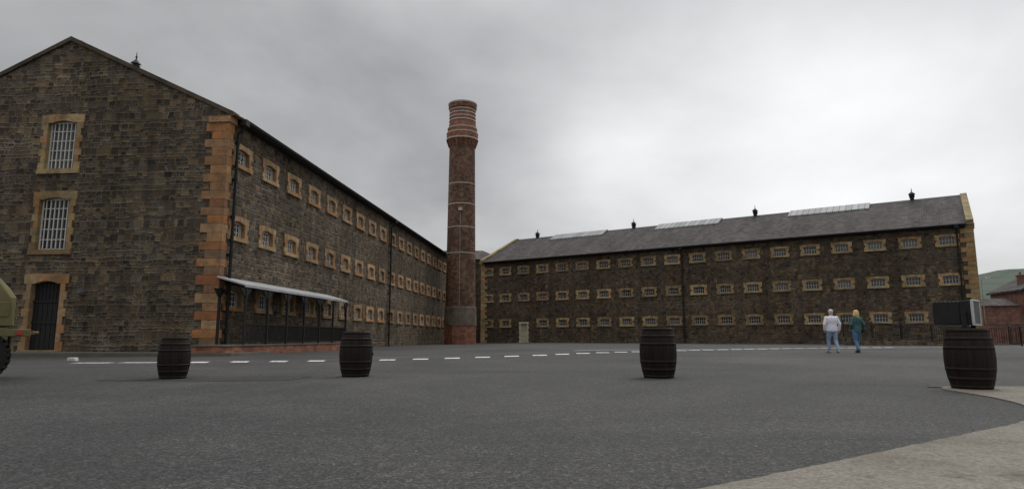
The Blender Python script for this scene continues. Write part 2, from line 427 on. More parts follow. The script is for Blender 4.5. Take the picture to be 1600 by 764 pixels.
def path_pts(P,step):
    out=[];
    P=[Vector(p) for p in P]; acc=0; nxt=0
    for a,b in zip(P,P[1:]):
        L=(b-a).length; d=(b-a)/L
        while nxt<=acc+L:
            out.append((a+d*(nxt-acc),d)); nxt+=step
        acc+=L
    return out
mb=MB()
for p,d in path_pts([(-9.8,20.4),(-4.3,22.3),(1.2,24.8),(5,28.0),(9.2,32.0),(16,37),(24,41)],1.17):
    w=.27; l=.5
    sh=l*p.x/p.y*.7
    q=[(p.x-w-sh,p.y-l),(p.x+w-sh,p.y-l),(p.x+w+sh,p.y+l),(p.x-w+sh,p.y+l)]
    mb.add([(a,b,gz(a,b)+.012) for a,b in q],[(0,1,2,3)])
tag(mb.obj('road_marking',[M['paint']]),'worn white painted crossing bars on asphalt','road marking',kind='structure')
mb=MB()
def strip(pts,w,mb):
    for (a,b) in zip(pts,pts[1:]):
        a=Vector(a);b=Vector(b);k=max(1,int((b-a).length/1.5)); d=(b-a).normalized();nn=Vector((-d.y,d.x))*w/2
        for i in range(k):
            p=a.lerp(b,i/k);q=a.lerp(b,(i+1)/k)
            c=[p-nn,q-nn,q+nn,p+nn]
            mb.add([(v.x,v.y,gz(v.x,v.y)+.010) for v in c],[(0,1,2,3)])
strip([(-13.4,19.9),(-12.3,20.0)],.5,mb)
strip([(-12.1,20.1),(-11.0,20.2)],.5,mb)
strip([(3,31.5),(14,36.5),(30,42.5),(48,44),(75,44)],.3,mb)
tag(mb.obj('road_marking',[M['paint']]),'thin white painted lines on asphalt','road marking',kind='structure')

# ---------------------------------------------------------------- windows
def surround(name,w,h,rise,sw,top,sill,mat,nj=3,quoin=True):
    mb=MB(); y0,y1=-.055,.28; g=.006
    mb.box(-sw/2+.02,sw/2-.02,y0-.05,y1,-h/2-sill,-h/2-g)
    jh=(h-rise*.6)/nj
    for i in range(nj):
        z0=-h/2+i*jh; z1=z0+jh-g
        ww=(sw/2-.02) if i%2==0 else (w/2+(sw/2-w/2)*.62)
        if not quoin: ww=sw/2-.02
        mb.box(-ww,-w/2,y0,y1,z0,z1); mb.box(w/2,ww,y0,y1,z0,z1)
    zt=-h/2+nj*jh; zT=h/2+top
    n=5
    def arc(x): return h/2-rise*(2*x/w)**2
    E=[-sw/2,-w/2]+[-w/2+w*i/n for i in range(1,n)]+[w/2,sw/2]
    for a,b in zip(E,E[1:]):
        if a<-w/2-1e-6 or b>w/2+1e-6: pts=[(a,zt),(b,zt),(b,zT-.02),(a,zT-.02)] 
        else:
            m_=(a+b)/2
            pts=[(a+g/2,max(arc(a),zt)),(m_,arc(m_)),(b-g/2,max(arc(b),zt)),(b-g/2,zT),(a+g/2,zT)]
        mb.prism(pts,y0,y1)
    return mb.mesh(name,[mat])
def bars(name,w,h,nv,nh,mat='white',f=.06,r=.019):
    mb=MB(); t=r*2
    y=.16
    mb.box(-w/2,-w/2+f,y,y+.05,-h/2,h/2); mb.box(w/2-f,w/2,y,y+.05,-h/2,h/2)
    mb.box(-w/2+f,w/2-f,y,y+.05,-h/2,-h/2+f); mb.box(-w/2+f,w/2-f,y+.003,y+.05,h/2-.10,h/2-.0)
    for i in range(1,nh+1):
        z=-h/2+h*i/(nh+1); mb.box(-w/2+f,w/2-f,y+.01,y+.04,z-t/2,z+t/2)
    for i in range(1,nv+1):
        x=-w/2+w*i/(nv+1); mb.box(x-r,x+r,y-.03,y+.008,-h/2+f+.001,h/2-.02)
    return mb.mesh(name,[M[mat]])
def pane(name,w,h):
    mb=MB(); mb.add([(-w/2,.22,-h/2),(w/2,.22,-h/2),(w/2,.22,h/2),(-w/2,.22,h/2)],[(0,1,2,3)])
    return mb.mesh(name,[M['glass']])
SW,SH=1.20,.78
S_O=surround('window_surround',SW,SH,.13,1.90,.23,.20,M['sandO'])
S_Y=surround('window_surround',SW,SH,.13,1.88,.18,.16,M['sandY'])
S_B=bars('window_bars',SW,SH,4,2,'white',.055,.017)
S_B2=bars('window_bars',SW,SH,4,1,'dullwhite',.05,.018)
S_G=pane('window_glass',SW,SH)
def add_window(parent,x,z,face='side',sm=None,bm_=None,gm=None):
    loc=(x,0,z) if face=='side' else (0,x,z)
    rot=(0,0,0) if face=='side' else (0,0,-math.pi/2)
    w=place('window',sm,parent,loc,rot)
    place('glass',gm,w); place('window_bars',bm_,w)
    return w

# ---------------------------------------------------------------- prison wing
def wing(label,org,rotz,L,W,ez,rz,wallm,surr,barm,wx,rows,quoin_end,copem,vents,skys,sandm,holes_g=(),extra_holes=(),vs_=.62):
    E=empty('prison_wing',(org[0],org[1],0),rotz,label,'prison building')
    hw,hh=SW/2+.11,SH/2+.1
    holes=[(x-hw,x+hw,z-hh,z+hh) for z in rows for x in wx]
    holes=[h for h in holes if not any(h[0]<e[1] and h[1]>e[0] and h[2]<e[3] and h[3]>e[2] for e in extra_holes)]+list(extra_holes)
    mb=MB()
    mb.grid(lambda a,z:(a,0,z),0,L,-.2,ez,holes)
    mb.grid(lambda a,z:(a,W,z),0,L,-.2,ez,[])
    mb.grid(lambda a,z:(0,a,z),0,W,-.2,ez,list(holes_g))
    mb.grid(lambda a,z:(L,a,z),0,W,-.2,ez,[])
    for x in (0,L): mb.add([(x,0,ez),(x,W,ez),(x,W/2,rz)],[(0,1,2)])
    mb.obj('wall',[wallm],E)
    sl=(rz-ez)/(W/2)
    mb=MB(); th=.14; x0,x1=.46,L-.46
    for sgn in (0,1):
        def Y(y): return y if sgn==0 else W-y
        pts=[(Y(-.42),ez-.42*sl+.02),(Y(W/2),rz+.02),(Y(W/2),rz+th),(Y(-.42),ez-.42*sl+th)]
        mb.prism(pts,x0,x1,axis='x')
    roof=mb.obj('roof',[M['slate']],E)
    mb=MB(); mb.prism([(W/2-.22,rz+.05),(W/2+.22,rz+.05),(W/2+.1,rz+.22),(W/2-.1,rz+.22)],x0,x1,axis='x')
    mb.obj('ridge_cap',[M['lead']],roof)
    ch=.18 if quoin_end==0 else .38
    for xa,xb in ((-.10,.455),(L-.455,L+.10)):
        mb=MB()
        k=10
        full=[(-.25+(W/2+.25)*i/k) for i in range(k+1)]
        for sgn in (0,1):
            def Y(y): return y if sgn==0 else W-y
            for i in range(k):
                y0=full[i]; y1=full[i+1]
                mb.prism([(Y(y0),ez+y0*sl-.04),(Y(y1),ez+y1*sl-.04),(Y(y1),ez+y1*sl+ch),(Y(y0),ez+y0*sl+ch)],xa,xb,axis='x')
        mb.obj('coping',[copem],E)
    for end in (0,1):
        mb=MB(); i=0; z=.0
        while z<ez-.75:
            a,b=((.42,1.02) if i%2==0 else (.26,.66)) if quoin_end==0 else ((.95,.42) if i%2==0 else (.6,.8))
            j=.10*random.random(); hh_=.41+.09*(random.random()-.5)
            if end==0: mb.box(-.05,a+j,-.05-j*.2,b+j,z,z+hh_-.012)
            else: mb.box(L-a-j,L+.05,-.05-j*.2,b+j,z,z+hh_-.012)
            z+=hh_; i+=1
        xa,xb=((-.13,.55),(L-.55,L+.13))[end]
        mb.box(xa,xb,-.14,.95,z,z+.3); mb.box(xa-.02,xb+.02,-.42,.85,z+.31,ez-.12)
        mb.obj('quoin_corner',[sandm],E,bevel=.018)
    mb=MB(); gzv=ez-.42*sl
    mb.prism([(-.60,gzv+.07),(-.56,gzv-.04),(-.44,gzv-.07),(-.43,gzv+.0),(-.43,gzv+.08)],.56,L-.56,axis='x')
    mb.box(.56,L-.56,-.425,-.02,gzv-.10,gzv-.04)
    mb.obj('gutter',[M['black']],E)
    for z in rows:
        for x in wx:
            if any(e[0]<x<e[1] and e[2]<z<e[3] for e in extra_holes): continue
            add_window(E,x,z,'side',surr,barm,S_G)
    for x in vents:
        mb=MB(); cx,cy=x,W/2; s_=vs_
        mb.box(cx-.3*s_,cx+.3*s_,cy-.3*s_,cy+.3*s_,rz-.1,rz+.45)
        for k in range(3): mb.box(cx-.4*s_,cx+.4*s_,cy-.4*s_,cy+.4*s_,rz+.46+k*.1,rz+.51+k*.1)
        mb.box(cx-.27*s_,cx+.27*s_,cy-.27*s_,cy+.27*s_,rz+.45,rz+.80)
        r=[(cx-.5*s_,cy-.5*s_),(cx+.5*s_,cy-.5*s_),(cx+.5*s_,cy+.5*s_),(cx-.5*s_,cy+.5*s_)]
        mb.add([(a,b,rz+.80) for a,b in r]+[(cx,cy,rz+1.12)],[(0,3,2,1),(0,1,4),(1,2,4),(2,3,4),(3,0,4)])
        mb.tube([(cx,cy,rz+1.05),(cx,cy,rz+1.5)],[.04,.015],8); mb.sphere((cx,cy,rz+1.22),.06)
        mb.obj('roof_vent',[M['black']],roof)
    for xa,xb in skys:
        mb=MB(); up=.30
        y0=W/2-1.75
        for sgn in (0,1):
            def Y(y): return y if sgn==0 else W-y
            a=(Y(y0),ez+y0*sl+th+.03);b=(Y(W/2),rz+th+.15)
            mb.prism([(a[0],a[1]-.02),(b[0],b[1]-.02),(b[0],b[1]+up*.3),(a[0],a[1]+up*.45)],xa,xb,axis='x')
        mb.obj('skylight',[M['skylight']],roof)
    return E,sl

def downpipe(E,x,ez,y=-.17,r=.075):
    mb=MB(); mb.tube([(x,-.5,ez-.3),(x,-.5,ez-.42),(x,y,ez-.85),(x,y,0.0)],r,10)
    z=1.0
    while z<ez-1:
        mb.box(x-.14,x+.14,y+.05,.01,z,z+.06); mb.revolve([(r*1.25,z-.05),(r*1.25,z+.11)],10,(x,y)); z+=1.8
    mb.box(x-.17,x+.17,-.62,-.33,ez-.45,ez-.15)
    mb.obj('downpipe',[M['black']],E)

aL=math.atan2(.9955,.0940)
Tg=8.45
gw=[(Tg,10.0,1.50,2.40),(Tg,6.14,1.55,2.50)]
hg=[(Tg-w/2-.11,Tg+w/2+.11,z-h/2-.1,z+h/2+.1) for _,z,w,h in gw]
dw,dh,db=1.48,3.2,.2
hg.append((Tg-dw/2-.1,Tg+dw/2+.1,-.2,db+dh+.1))
EL,slL=wing('dark basalt stone prison wing with orange sandstone quoins and barred windows',(-13.42,29.2),aL,56,16.9,11.3,15.35,
     M['wallL'],S_O,S_B,[1.4+2.955*i for i in range(19)],[9.5,5.95,2.6],0,M['cope'],[4.6,20.5,36,51],[(8.5,16.6),(24.4,32.5),(39.8,48)],M['quoin'],hg,(),.42)
for t,z,w,h in gw:
    sm=surround('window_surround',w,h,.16,2.22,.32,.24,M['sandY'],7)
    add_window(EL,t,z,'gable',sm,bars('window_bars',w,h,6,4),pane('window_glass',w,h))
def door(parent,x,z0,w,h,face,mat,leafm,sw=.42):
    loc=(x,0,z0+h/2) if face=='side' else (0,x,z0+h/2)
    rot=(0,0,0) if face=='side' else (0,0,-math.pi/2)
    me=surround('door_surround',w,h,.2 if h>3 else .05,w+2*sw,.34 if h>3 else .2,.06,mat,8,True)
    s=place('door',me,parent,loc,rot)
    mb=MB(); mb.box(-w/2,w/2,.22,.27,-h/2,h/2)
    n=6
    for i in range(n):
        a=-w/2+w*i/n; mb.box(a+.015,a+w/n-.015,.19,.218,-h/2+.02,h*.18)
    mb.box(-w/2,w/2,.15,.21,h*.19,h*.22); mb.box(-w/2,w/2,.155,.212,-h*.12,-h*.09)
    for i in range(1,8):
        a=-w/2+w*i/8; mb.tube([(a,.19,h*.22),(a,.19,h/2-.02)],.015,6)
    mb.sphere((w*.32,.17,-h*.15),.04)
    mb.obj('door_leaf',[leafm],s)
door(EL,Tg,db,dw,dh,'gable',M['sandO'],M['black'],.38)
downpipe(EL,.62,11.3); downpipe(EL,27.1,11.3)
mb=MB(); mb.box(-.22,-.0,Tg-2.0,Tg-1.75,2.72,2.92); mb.box(-.3,-.2,Tg-1.95,Tg-1.8,2.75,2.88)
mb.obj('wall_box',[M['lead']],EL,bevel=.02)  # small camera box fixed to the gable wall

mb=MB(); pw=-1.35
mb.prism([(0.0,3.48),(pw,3.10),(pw,3.17),(0.0,3.56)],-.15,13.2,axis='x')
mb.box(-.15,13.2,pw-.06,pw-.003,3.04,3.15)
porch=mb.obj('porch_roof',[M['canopy']],EL)
mb=MB(); mb.box(-1.9,13.2,pw-.1,-.01,-.02,.40)
mb.obj('porch_base',[M['brickO']],porch)
mb=MB(); mb.box(-1.95,13.25,pw-.14,-.015,.405,.46)
mb.obj('porch_floor',[M['flag']],porch)
pm=MB(); pm.box(-.05,.05,-.05,.05,.46,3.03); pm.prism([(-.5,2.98),(-.05,2.98),(-.05,2.55)],-.02,.02); pm.prism([(.5,2.98),(.05,2.98),(.05,2.55)],-.02,.02)
pme=pm.mesh('post',[M['black']])
pxs=[0,2.15,4.3,6.45,8.6,10.75,13.0]
for x in pxs: place('post',pme,porch,(x,pw,0))
place('post',pme,porch,(0,-.1,0))
for a,b in zip(pxs,pxs[1:]):
    mb=MB(); mb.box(a+.055,b-.055,pw-.03,pw+.03,1.36,1.42); mb.box(a+.055,b-.055,pw-.018,pw+.018,.54,.58)
    k=int((b-a)/.12)
    for i in range(1,k): 
        x=a+(b-a)*i/k; mb.box(x-.018,x+.018,pw-.016,pw+.016,.58,1.36)
    mb.obj('railing',[M['black']],porch)

LR=54.8
dR=Vector((-.829,.559)); org=Vector((41.25,56.5)); far=(org.x+dR.x*LR,org.y+dR.y*LR)
aR=math.atan2(-dR.y,-dR.x)
wxR=[LR-(2.0+2.87*i) for i in range(19)]
xd=LR-47.9
ER,slR=wing('long dark stone prison wing with slate roof and pale barred windows',far,aR,LR,17.0,10.95,14.9,
     M['wallR'],S_Y,S_B2,wxR,[9.5,5.95,2.6],1,M['copeY'],[LR-s for s in (4.6,20.5,36,51)],[(LR-16.6,LR-8.5),(LR-32.5,LR-24.4),(LR-48,LR-39.8)],M['sandY'],(),[(xd-.65,xd+.65,-.2,2.75)])
door(ER,xd,.05,1.05,2.5,'side',M['cream'],M['cream'],.22)
downpipe(ER,LR-.62-.6,10.95); downpipe(ER,LR-26.7,10.95)

# ---------------------------------------------------------------- chimney
C=empty('brick_chimney',(-6.1,76,0),0,'tall round dark red brick chimney with banded crown','chimney')
mb=MB(); mb.revolve([(1.98,-.2),(1.98,2.1)],8,phase=.5); mb.revolve([(2.02,2.1),(2.02,2.25)],8,phase=.5,mat=1)
mb.obj('plinth',[M['brickO'],M['weath']],C)
mb=MB(); mb.revolve([(1.93,2.25),(1.92,2.9),(1.87,3.7),(1.88,4.2),(1.83,4.35)],32)
mb.obj('stone_base',[M['weath']],C)
dz=-.75
mb=MB(); mb.revolve([(1.78,4.35),(1.56,24.6+dz)],40)
mb.obj('shaft',[M['brick']],C)
mb=MB(); mb.revolve([(r,z+dz) for r,z in [(1.60,24.6),(1.62,24.75),(1.80,25.2),(1.92,25.35),(1.92,26.1),(1.80,26.3),(1.80,26.7),(1.70,27.0),(1.62,27.5),(1.58,29.2),(1.72,29.35),(1.75,29.75),(1.68,29.9),(1.35,29.9),(1.35,28)]],40)
for k in range(20):
    t=2*math.pi*k/20; c,s_=math.cos(t),math.sin(t)
    mb.tube([(c*1.6,s_*1.6,24.5+dz),(c*1.82,s_*1.82,25.3+dz)],[.10,.17],4)
mb.obj('crown',[M['brickO']],C)
def band(z,r,h=.12,m='bandp'):
    mb=MB(); mb.revolve([(r,z),(r,z+h)],40); mb.obj('band',[M[m]],C)
for z in (10.6,13.7,16.5,19.0): band(z,1.78-(z-4.35)*.0113+.025,.10)
for z,r in ((27.7,1.65),(28.15,1.64),(28.6,1.63),(29.05,1.63)): band(z+dz,r,.13)
band(25.32+dz,1.96,.16); band(26.12+dz,1.94,.12); band(29.86+dz,1.77,.17); band(26.72+dz,1.83,.12)
mb=MB(); mb.box(-.22,.22,-1.95,-1.65,15.6,15.95); mb.tube([(.0,-1.75,15.6),(.0,-1.9,4.4)],.018,6)
mb.obj('wall_box',[M['bandp']],C)  # small lamp box on the shaft, cable running down

H=empty('prison_hall',(-7.6,100,0),0,'dark stone central hall block with hipped slate roof','prison building')
mb=MB(); mb.grid(lambda a,z:(a,-6,z),-6,6,-.2,12.2,[(4.05,4.95,8.2,10.4),(4.05,4.95,4.6,6.8)])
mb.box(-6,6,-5.6,6,-.2,12.2)
mb.obj('wall',[M['wallR']],H)
mb=MB(); mb.add([(-6.2,-6.2,12.2),(6.2,-6.2,12.2),(6.2,6.2,12.2),(-6.2,6.2,12.2),(-3,0,14.3),(3,0,14.3)],[(0,3,2,1),(0,1,5,4),(1,2,5),(2,3,4,5),(3,0,4)])
mb.obj('roof',[M['slate']],H)
hs=surround('window_surround',.8,2.0,.25,1.25,.25,.2,M['sandY'],5); hb=bars('window_bars',.8,2.0,1,3); hp=pane('window_glass',.8,2.0)
for z in (9.3,5.7):
    w=place('window',hs,H,(4.5,-6,z)); place('glass',hp,w); place('window_bars',hb,w)

# ---------------------------------------------------------------- ramp and railings
def railing_run(p0,p1,z0,z1,hgt,label,name='iron_railing',every=.14):
    a=Vector((*p0,z0));b=Vector((*p1,z1)); L=(b-a).length
    R=empty(name,a,0,label,'railing')
    d=b-a; mb=MB()
    up=Vector((0,0,1))
    for hz in (hgt,.12): mb.tube([up*hz,d+up*hz],.03,6)
    k=int(L/every)
    for i in range(k+1):
        p=d*i/k; mb.tube([p+up*.1,p+up*hgt],.016,4)
    mb.obj('rails',[M['black']],R)
    k=max(1,int(L/2)); 
    pm=MB(); pm.box(-.04,.04,-.04,.04,-.05,hgt+.08); pm.sphere((0,0,hgt+.11),.05,0,8,6); me=pm.mesh('post',[M['black']])
    for i in range(k+1): place('post',me,R,tuple(d*i/k))
    return R
rp0=Vector((26.9,52.4)); rp1=Vector((34.2,48.9))
d=(rp1-rp0).normalized(); nn=Vector((-d.y,d.x)); 
Rm=empty('access_ramp',(rp0.x,rp0.y,.1),math.atan2(d.y,d.x),'low stone access ramp beside the prison wall','ramp')
Lr=(rp1-rp0).length
mb=MB(); mb.prism([(0,-.2),(Lr,-.2),(Lr,.25),(0,.75)],0,.35,0); mb.obj('wall',[M['wallL']],Rm)
mb=MB(); mb.prism([(0,-.2),(Lr,-.2),(Lr,.2),(0,.7)],.355,2.2,0); mb.obj('ramp_floor',[M['flag']],Rm)
railing_run((rp0.x+nn.x*.17,rp0.y+nn.y*.17),(rp1.x+nn.x*.17,rp1.y+nn.y*.17),.86,.36,1.2,'black iron railing along the top of the ramp wall')
railing_run((rp1.x+.4,rp1.y-.2),(rp1.x+3.2,rp1.y-1.4),.15,.15,1.3,'black iron railing standing on the asphalt')

# right distance
B=empty('brick_building',(84,104,0),math.radians(-12),'red brick outbuilding with grey slate roof','building')
mb=MB(); mb.box(-13,10,0,8,-.2,5.9); mb.prism([(-1,-.2),(11,-.2),(11,8.3),(5,11.4),(-1,8.3)],-.5,10)
mb.obj('wall',[M['brickR']],B)
mb=MB(); mb.prism([(-.4,5.9),(8.4,5.9),(4,7.3)],-13.3,-1.52,axis='x')
mb.prism([(-1.5,8.2),(5,11.5),(11.5,8.2),(11.5,8.5),(5,11.85),(-1.5,8.5)],-.8,10.3); mb.obj('roof',[M['slate']],B)
mb=MB(); mb.box(-.4,.4,-.4,.4,0,2.2); mb.box(-.5,.5,-.5,.5,2.2,2.4); mb.tube([(0,0,2.4),(0,0,2.9)],.16,8)
mb.obj('chimney_stack',[M['brickR']],B,(1.0,4,8.8))
W_=empty('boundary_wall',(45.5,70,0),math.radians(3),'low red brick boundary wall with stone coping','wall')
mb=MB(); mb.box(0,60,0,.4,-.2,2.2); mb.obj('wall',[M['brickR']],W_)
mb=MB(); mb.box(-.05,60,-.06,.46,2.2,2.35); mb.obj('coping',[M['weath']],W_)
railing_run((45,58.5),(70,59.5),.1,.1,1.6,'tall black iron fence on the asphalt','iron_fence')
def lamp(x,y,h):
    R=empty('street_lamp',(x,y,.05),0,'tall grey street lamp with a single arm','street lamp')
    mb=MB(); mb.tube([(0,0,0),(0,0,1.2),(0,0,1.25),(0,0,h)],[.11,.11,.07,.05],10); mb.obj('pole',[M['lead']],R,smooth=True)
    mb=MB(); mb.tube([(0,0,h-.05),(.3,0,h+.18),(.9,0,h+.25)],.035,8); mb.obj('arm',[M['lead']],R)
    mb=MB(); mb.prism([(.7,h+.2),(1.4,h+.22),(1.35,h+.36),(.8,h+.36)],-.13,.13); mb.obj('lamp_head',[M['grey']],R)
lamp(72,98,9.5)

mb=MB(); na,nr=90,16
vs=[]
for j in range(nr+1):
    for i in range(na+1):
        az=math.radians(18+62*i/na); d=1700+ (4200-1700)*j/nr
        prof=math.sin(min(1,j/10)*math.pi/2)
        nz=noise.noise(Vector((az*9,j*.25,0)))*.14+noise.noise(Vector((az*30,j*.6,3)))*.05
        z=max(-2,(262*prof)*(1+nz)-4)
        if j==0: z=-3
        vs.append((d*math.sin(az),d*math.cos(az),z))
mb.add(vs,[(j*(na+1)+i,j*(na+1)+i+1,(j+1)*(na+1)+i+1,(j+1)*(na+1)+i) for j in range(nr) for i in range(na)])
tag(mb.obj('hill',[M['hill']],smooth=True),'hazy green hillside beyond the yard','hill',kind='structure')

# ---------------------------------------------------------------- barrels
def barrel_r(z): return .262+.073*(1-((z-.45)/.45)**2)
def make_barrel():
    mb=MB(); ns=26
    for k in range(ns):
        t0=2*math.pi*(k+.01)/ns; t1=2*math.pi*(k+.99)/ns; tm=(t0+t1)/2
        vs=[];fs=[];nz=12
        for j in range(nz+1):
            z=.9*j/nz; r=barrel_r(z)
            for t,rr in ((t0,r-.0015),(tm,r+.001),(t1,r-.0015)): vs.append((rr*math.cos(t),rr*math.sin(t),z))
            for t,rr in ((t1,r-.03),(t0,r-.03)): vs.append((rr*math.cos(t),rr*math.sin(t),z))
        for j in range(nz):
            for q in range(5):
                q2=(q+1)%5; fs.append((j*5+q,j*5+q2,(j+1)*5+q2,(j+1)*5+q))
        fs.append((4,3,2,1,0)); fs.append(tuple(nz*5+q for q in range(5)))
        mb.add(vs,fs)
    st=mb.mesh('staves',[M['oak']])
    mb=MB()
    for i in range(6):
        a=-.235+.47*i/6; b=a+.47/6-.003
        def yy(x): return math.sqrt(max(.0,.236**2-x*x))
        mb.prism([(a,-yy(a)),(b,-yy(b)),(b,yy(b)),(a,yy(a))],.845,.868,axis='z')
    ld=mb.mesh('lid',[M['oaktop']])
    hoops=[]
    for z0,z1 in ((.006,.055),(.13,.175),(.27,.315),(.585,.63),(.725,.77),(.845,.895)):
        mb=MB(); mb.revolve([(barrel_r(z0)-.004,z0),(barrel_r(z0)+.0035,z0+.001),(barrel_r(z1)+.0035,z1-.001),(barrel_r(z1)-.004,z1)],48,cap=False)
        hoops.append(mb.mesh('hoop',[M['hoop']],True))
    mb=MB(); mb.tube([(0,-barrel_r(.45)+.01,.45),(0,-barrel_r(.45)-.012,.45)],.03,14)
    bg=mb.mesh('bung',[M['oaktop']])
    return st,ld,hoops,bg
bst,bld,bh,bbg=make_barrel()
for (x,y,s,rz_,lab) in ((-6.5,12.5,.87,.3,'dark oak barrel standing upright on the asphalt'),(-3.17,13.2,1.0,1.2,'dark oak barrel standing upright on the asphalt'),
                    (2.88,12.8,1.08,2.5,'tall dark oak barrel standing upright on the asphalt'),(6.97,9.9,1.0,.9,'dark oak barrel carrying a floodlight at the pavement edge')):
    zz=.018 if x>6 else (.005 if x<-6 else gz(x,y))
    Bq=empty('barrel',(x,y,zz),rz_,lab,'barrel','wooden barrels around the yard'); Bq.scale=(s*.99,s*.99,s)
    place('staves',bst,Bq); place('lid',bld,Bq); place('bung',bbg,Bq,rot=(0,0,.5))
    for h in bh: place('hoop',h,Bq,rot=(0,0,random.random()*6))
# floodlight on a short stand, lens turned towards the far right of the yard
F=empty('floodlight',(7.03,9.92,.886),math.radians(-138),'black floodlight with pale grey rim resting on a barrel','floodlight')
mb=MB(); mb.box(-.19,.19,-.06,.10,.09,.45); mb.box(-.18,.18,-.42,-.063,.09,.44)
for i in range(6): mb.box(-.175,.175,-.39+.055*i,-.37+.055*i,.442,.458)
mb.obj('housing',[M['black']],F,bevel=.02)
mb=MB()
for a in ((-.205,.205,.437,.46),(-.205,.205,.07,.093),(-.205,-.182,.094,.436),(.182,.205,.094,.436)): mb.box(a[0],a[1],.085,.125,a[2],a[3])
mb.obj('rim',[M['grey']],F,bevel=.01)
mb=MB(); mb.box(-.181,.181,.101,.112,.094,.436); mb.obj('lens',[M['lead']],F)
mb=MB(); mb.box(-.17,.17,-.2,.12,-.013,.0)
mb.box(-.26,.26,-.03,.03,.001,.03); mb.box(-.26,-.235,-.03,.03,.031,.30); mb.box(.235,.26,-.03,.03,.031,.30); mb.tube([(-.27,0,.27),(-.19,0,.27)],.03,10); mb.tube([(.27,0,.27),(.19,0,.27)],.03,10)
mb.obj('bracket',[M['black']],F)
mb=MB(); mb.prism([(-.15,0),(.15,0),(.12,.12),(-.12,.12)],-.10,.10)
o=mb.obj('marker_block',[M['dullwhite']],loc=(-14.6,21.6,0),bevel=.02); tag(o,'small white painted marker block on the asphalt','marker block')

# ---------------------------------------------------------------- armoured truck
ta=math.radians(42)
wl=Vector((-.03,-.98)); wp_=Vector((-9.42,11.5))
T=empty('military_truck',(wp_.x-(wl.x*math.cos(ta)-wl.y*math.sin(ta)),wp_.y-(wl.x*math.sin(ta)+wl.y*math.cos(ta)),0),ta,'olive green armoured military truck parked on asphalt','truck')
prof=[(.40,.98),(.40,1.50),(.30,1.66),(-.02,2.04),(-.2,2.12),(-2.6,2.14),(-3.1,1.72),(-4.3,1.5),(-4.5,1.3),(-4.5,.75),(-3.95,.75),(-3.9,.98),(-2.95,.98),(-2.9,.72),(-.7,.72),(-.6,.98)]
mb=MB()
def sect(y,ins): return [(p[0]-(ins if p[0]>0 else (-ins if p[0]<-2 else 0))*(1 if p[1]>1.4 else 0),y,p[1]-(ins*.2 if p[1]>1.9 else 0)) for p in prof]
n=len(prof)
S=[sect(-1.0,.10),sect(-.93,.0),sect(.93,.0),sect(1.0,.10)]
S=[[(x,y+(0.16*max(0,z-1.5)*(1 if y<0 else -1)),z) for x,y,z in s_] for s_ in S]
vs=[v for s_ in S for v in s_]; fs=[tuple(range(n)),tuple(range(4*n-1,3*n-1,-1))]
for a in range(3): fs+=[(a*n+i,a*n+(i+1)%n,(a+1)*n+(i+1)%n,(a+1)*n+i) for i in range(n)]
mb.add(vs,fs); mb.obj('body',[M['olive']],T,bevel=.02)
mb=MB(); mb.box(.0,.66,-.98,-.55,.80,.93); mb.box(.52,.66,-.549,.9,.80,.93); mb.box(-4.7,-4.5,-.9,.9,.6,.8); mb.box(-4.4,.4,-.35,-.2,.62,.75); mb.box(-4.4,.4,.2,.35,.62,.75)
mb.box(.661,.74,-.80,-.70,.83,.90); mb.box(.661,.74,.60,.70,.83,.90); mb.tube([(.74,-.75,.865),(.80,-.75,.865)],.03,8)
mb.obj('bumper',[M['olive']],T,bevel=.012)
mb=MB(); mb.box(.44,.54,-1.0,-.985,.83,.90); mb.obj('tail_light',[M['red']],T)
mb=MB(); mb.box(.662,.68,-.95,-.85,.83,.90); mb.obj('tail_light',[M['red']],T)
mb=MB(); mb.box(.04,.30,-1.012,-.99,1.15,1.42); mb.obj('side_hatch',[M['olive']],T,bevel=.008)
mb=MB(); mb.box(.40,.415,-.75,-.1,1.08,1.46); 
for z in (1.13,1.27,1.42): mb.box(.416,.435,-.78,-.70,z-.02,z+.02)
mb.box(.416,.44,-.2,-.14,1.2,1.34)
mb.obj('rear_door',[M['olive']],T,bevel=.006)
mb=MB(); mb.tube([(.40,.25,1.2),(.55,.25,1.2)],.03,8); mb.box(.401,.52,.2,.75,1.05,1.45); mb.obj('stowage_box',[M['olive']],T,bevel=.012)
mb=MB(); mb.box(.36,.38,-.98,-.58,.45,.80); mb.obj('mudflap',[M['tyre']],T)
mb=MB(); mb.box(-2.2,-1.4,-1.0,-.93,1.5,1.85); mb.obj('side_window',[M['glass']],T)
mb=MB(); mb.prism([(-2.66,2.1),(-3.08,1.76),(-3.1,1.78),(-2.68,2.13)],-.7,.7); mb.obj('windscreen',[M['glass']],T)
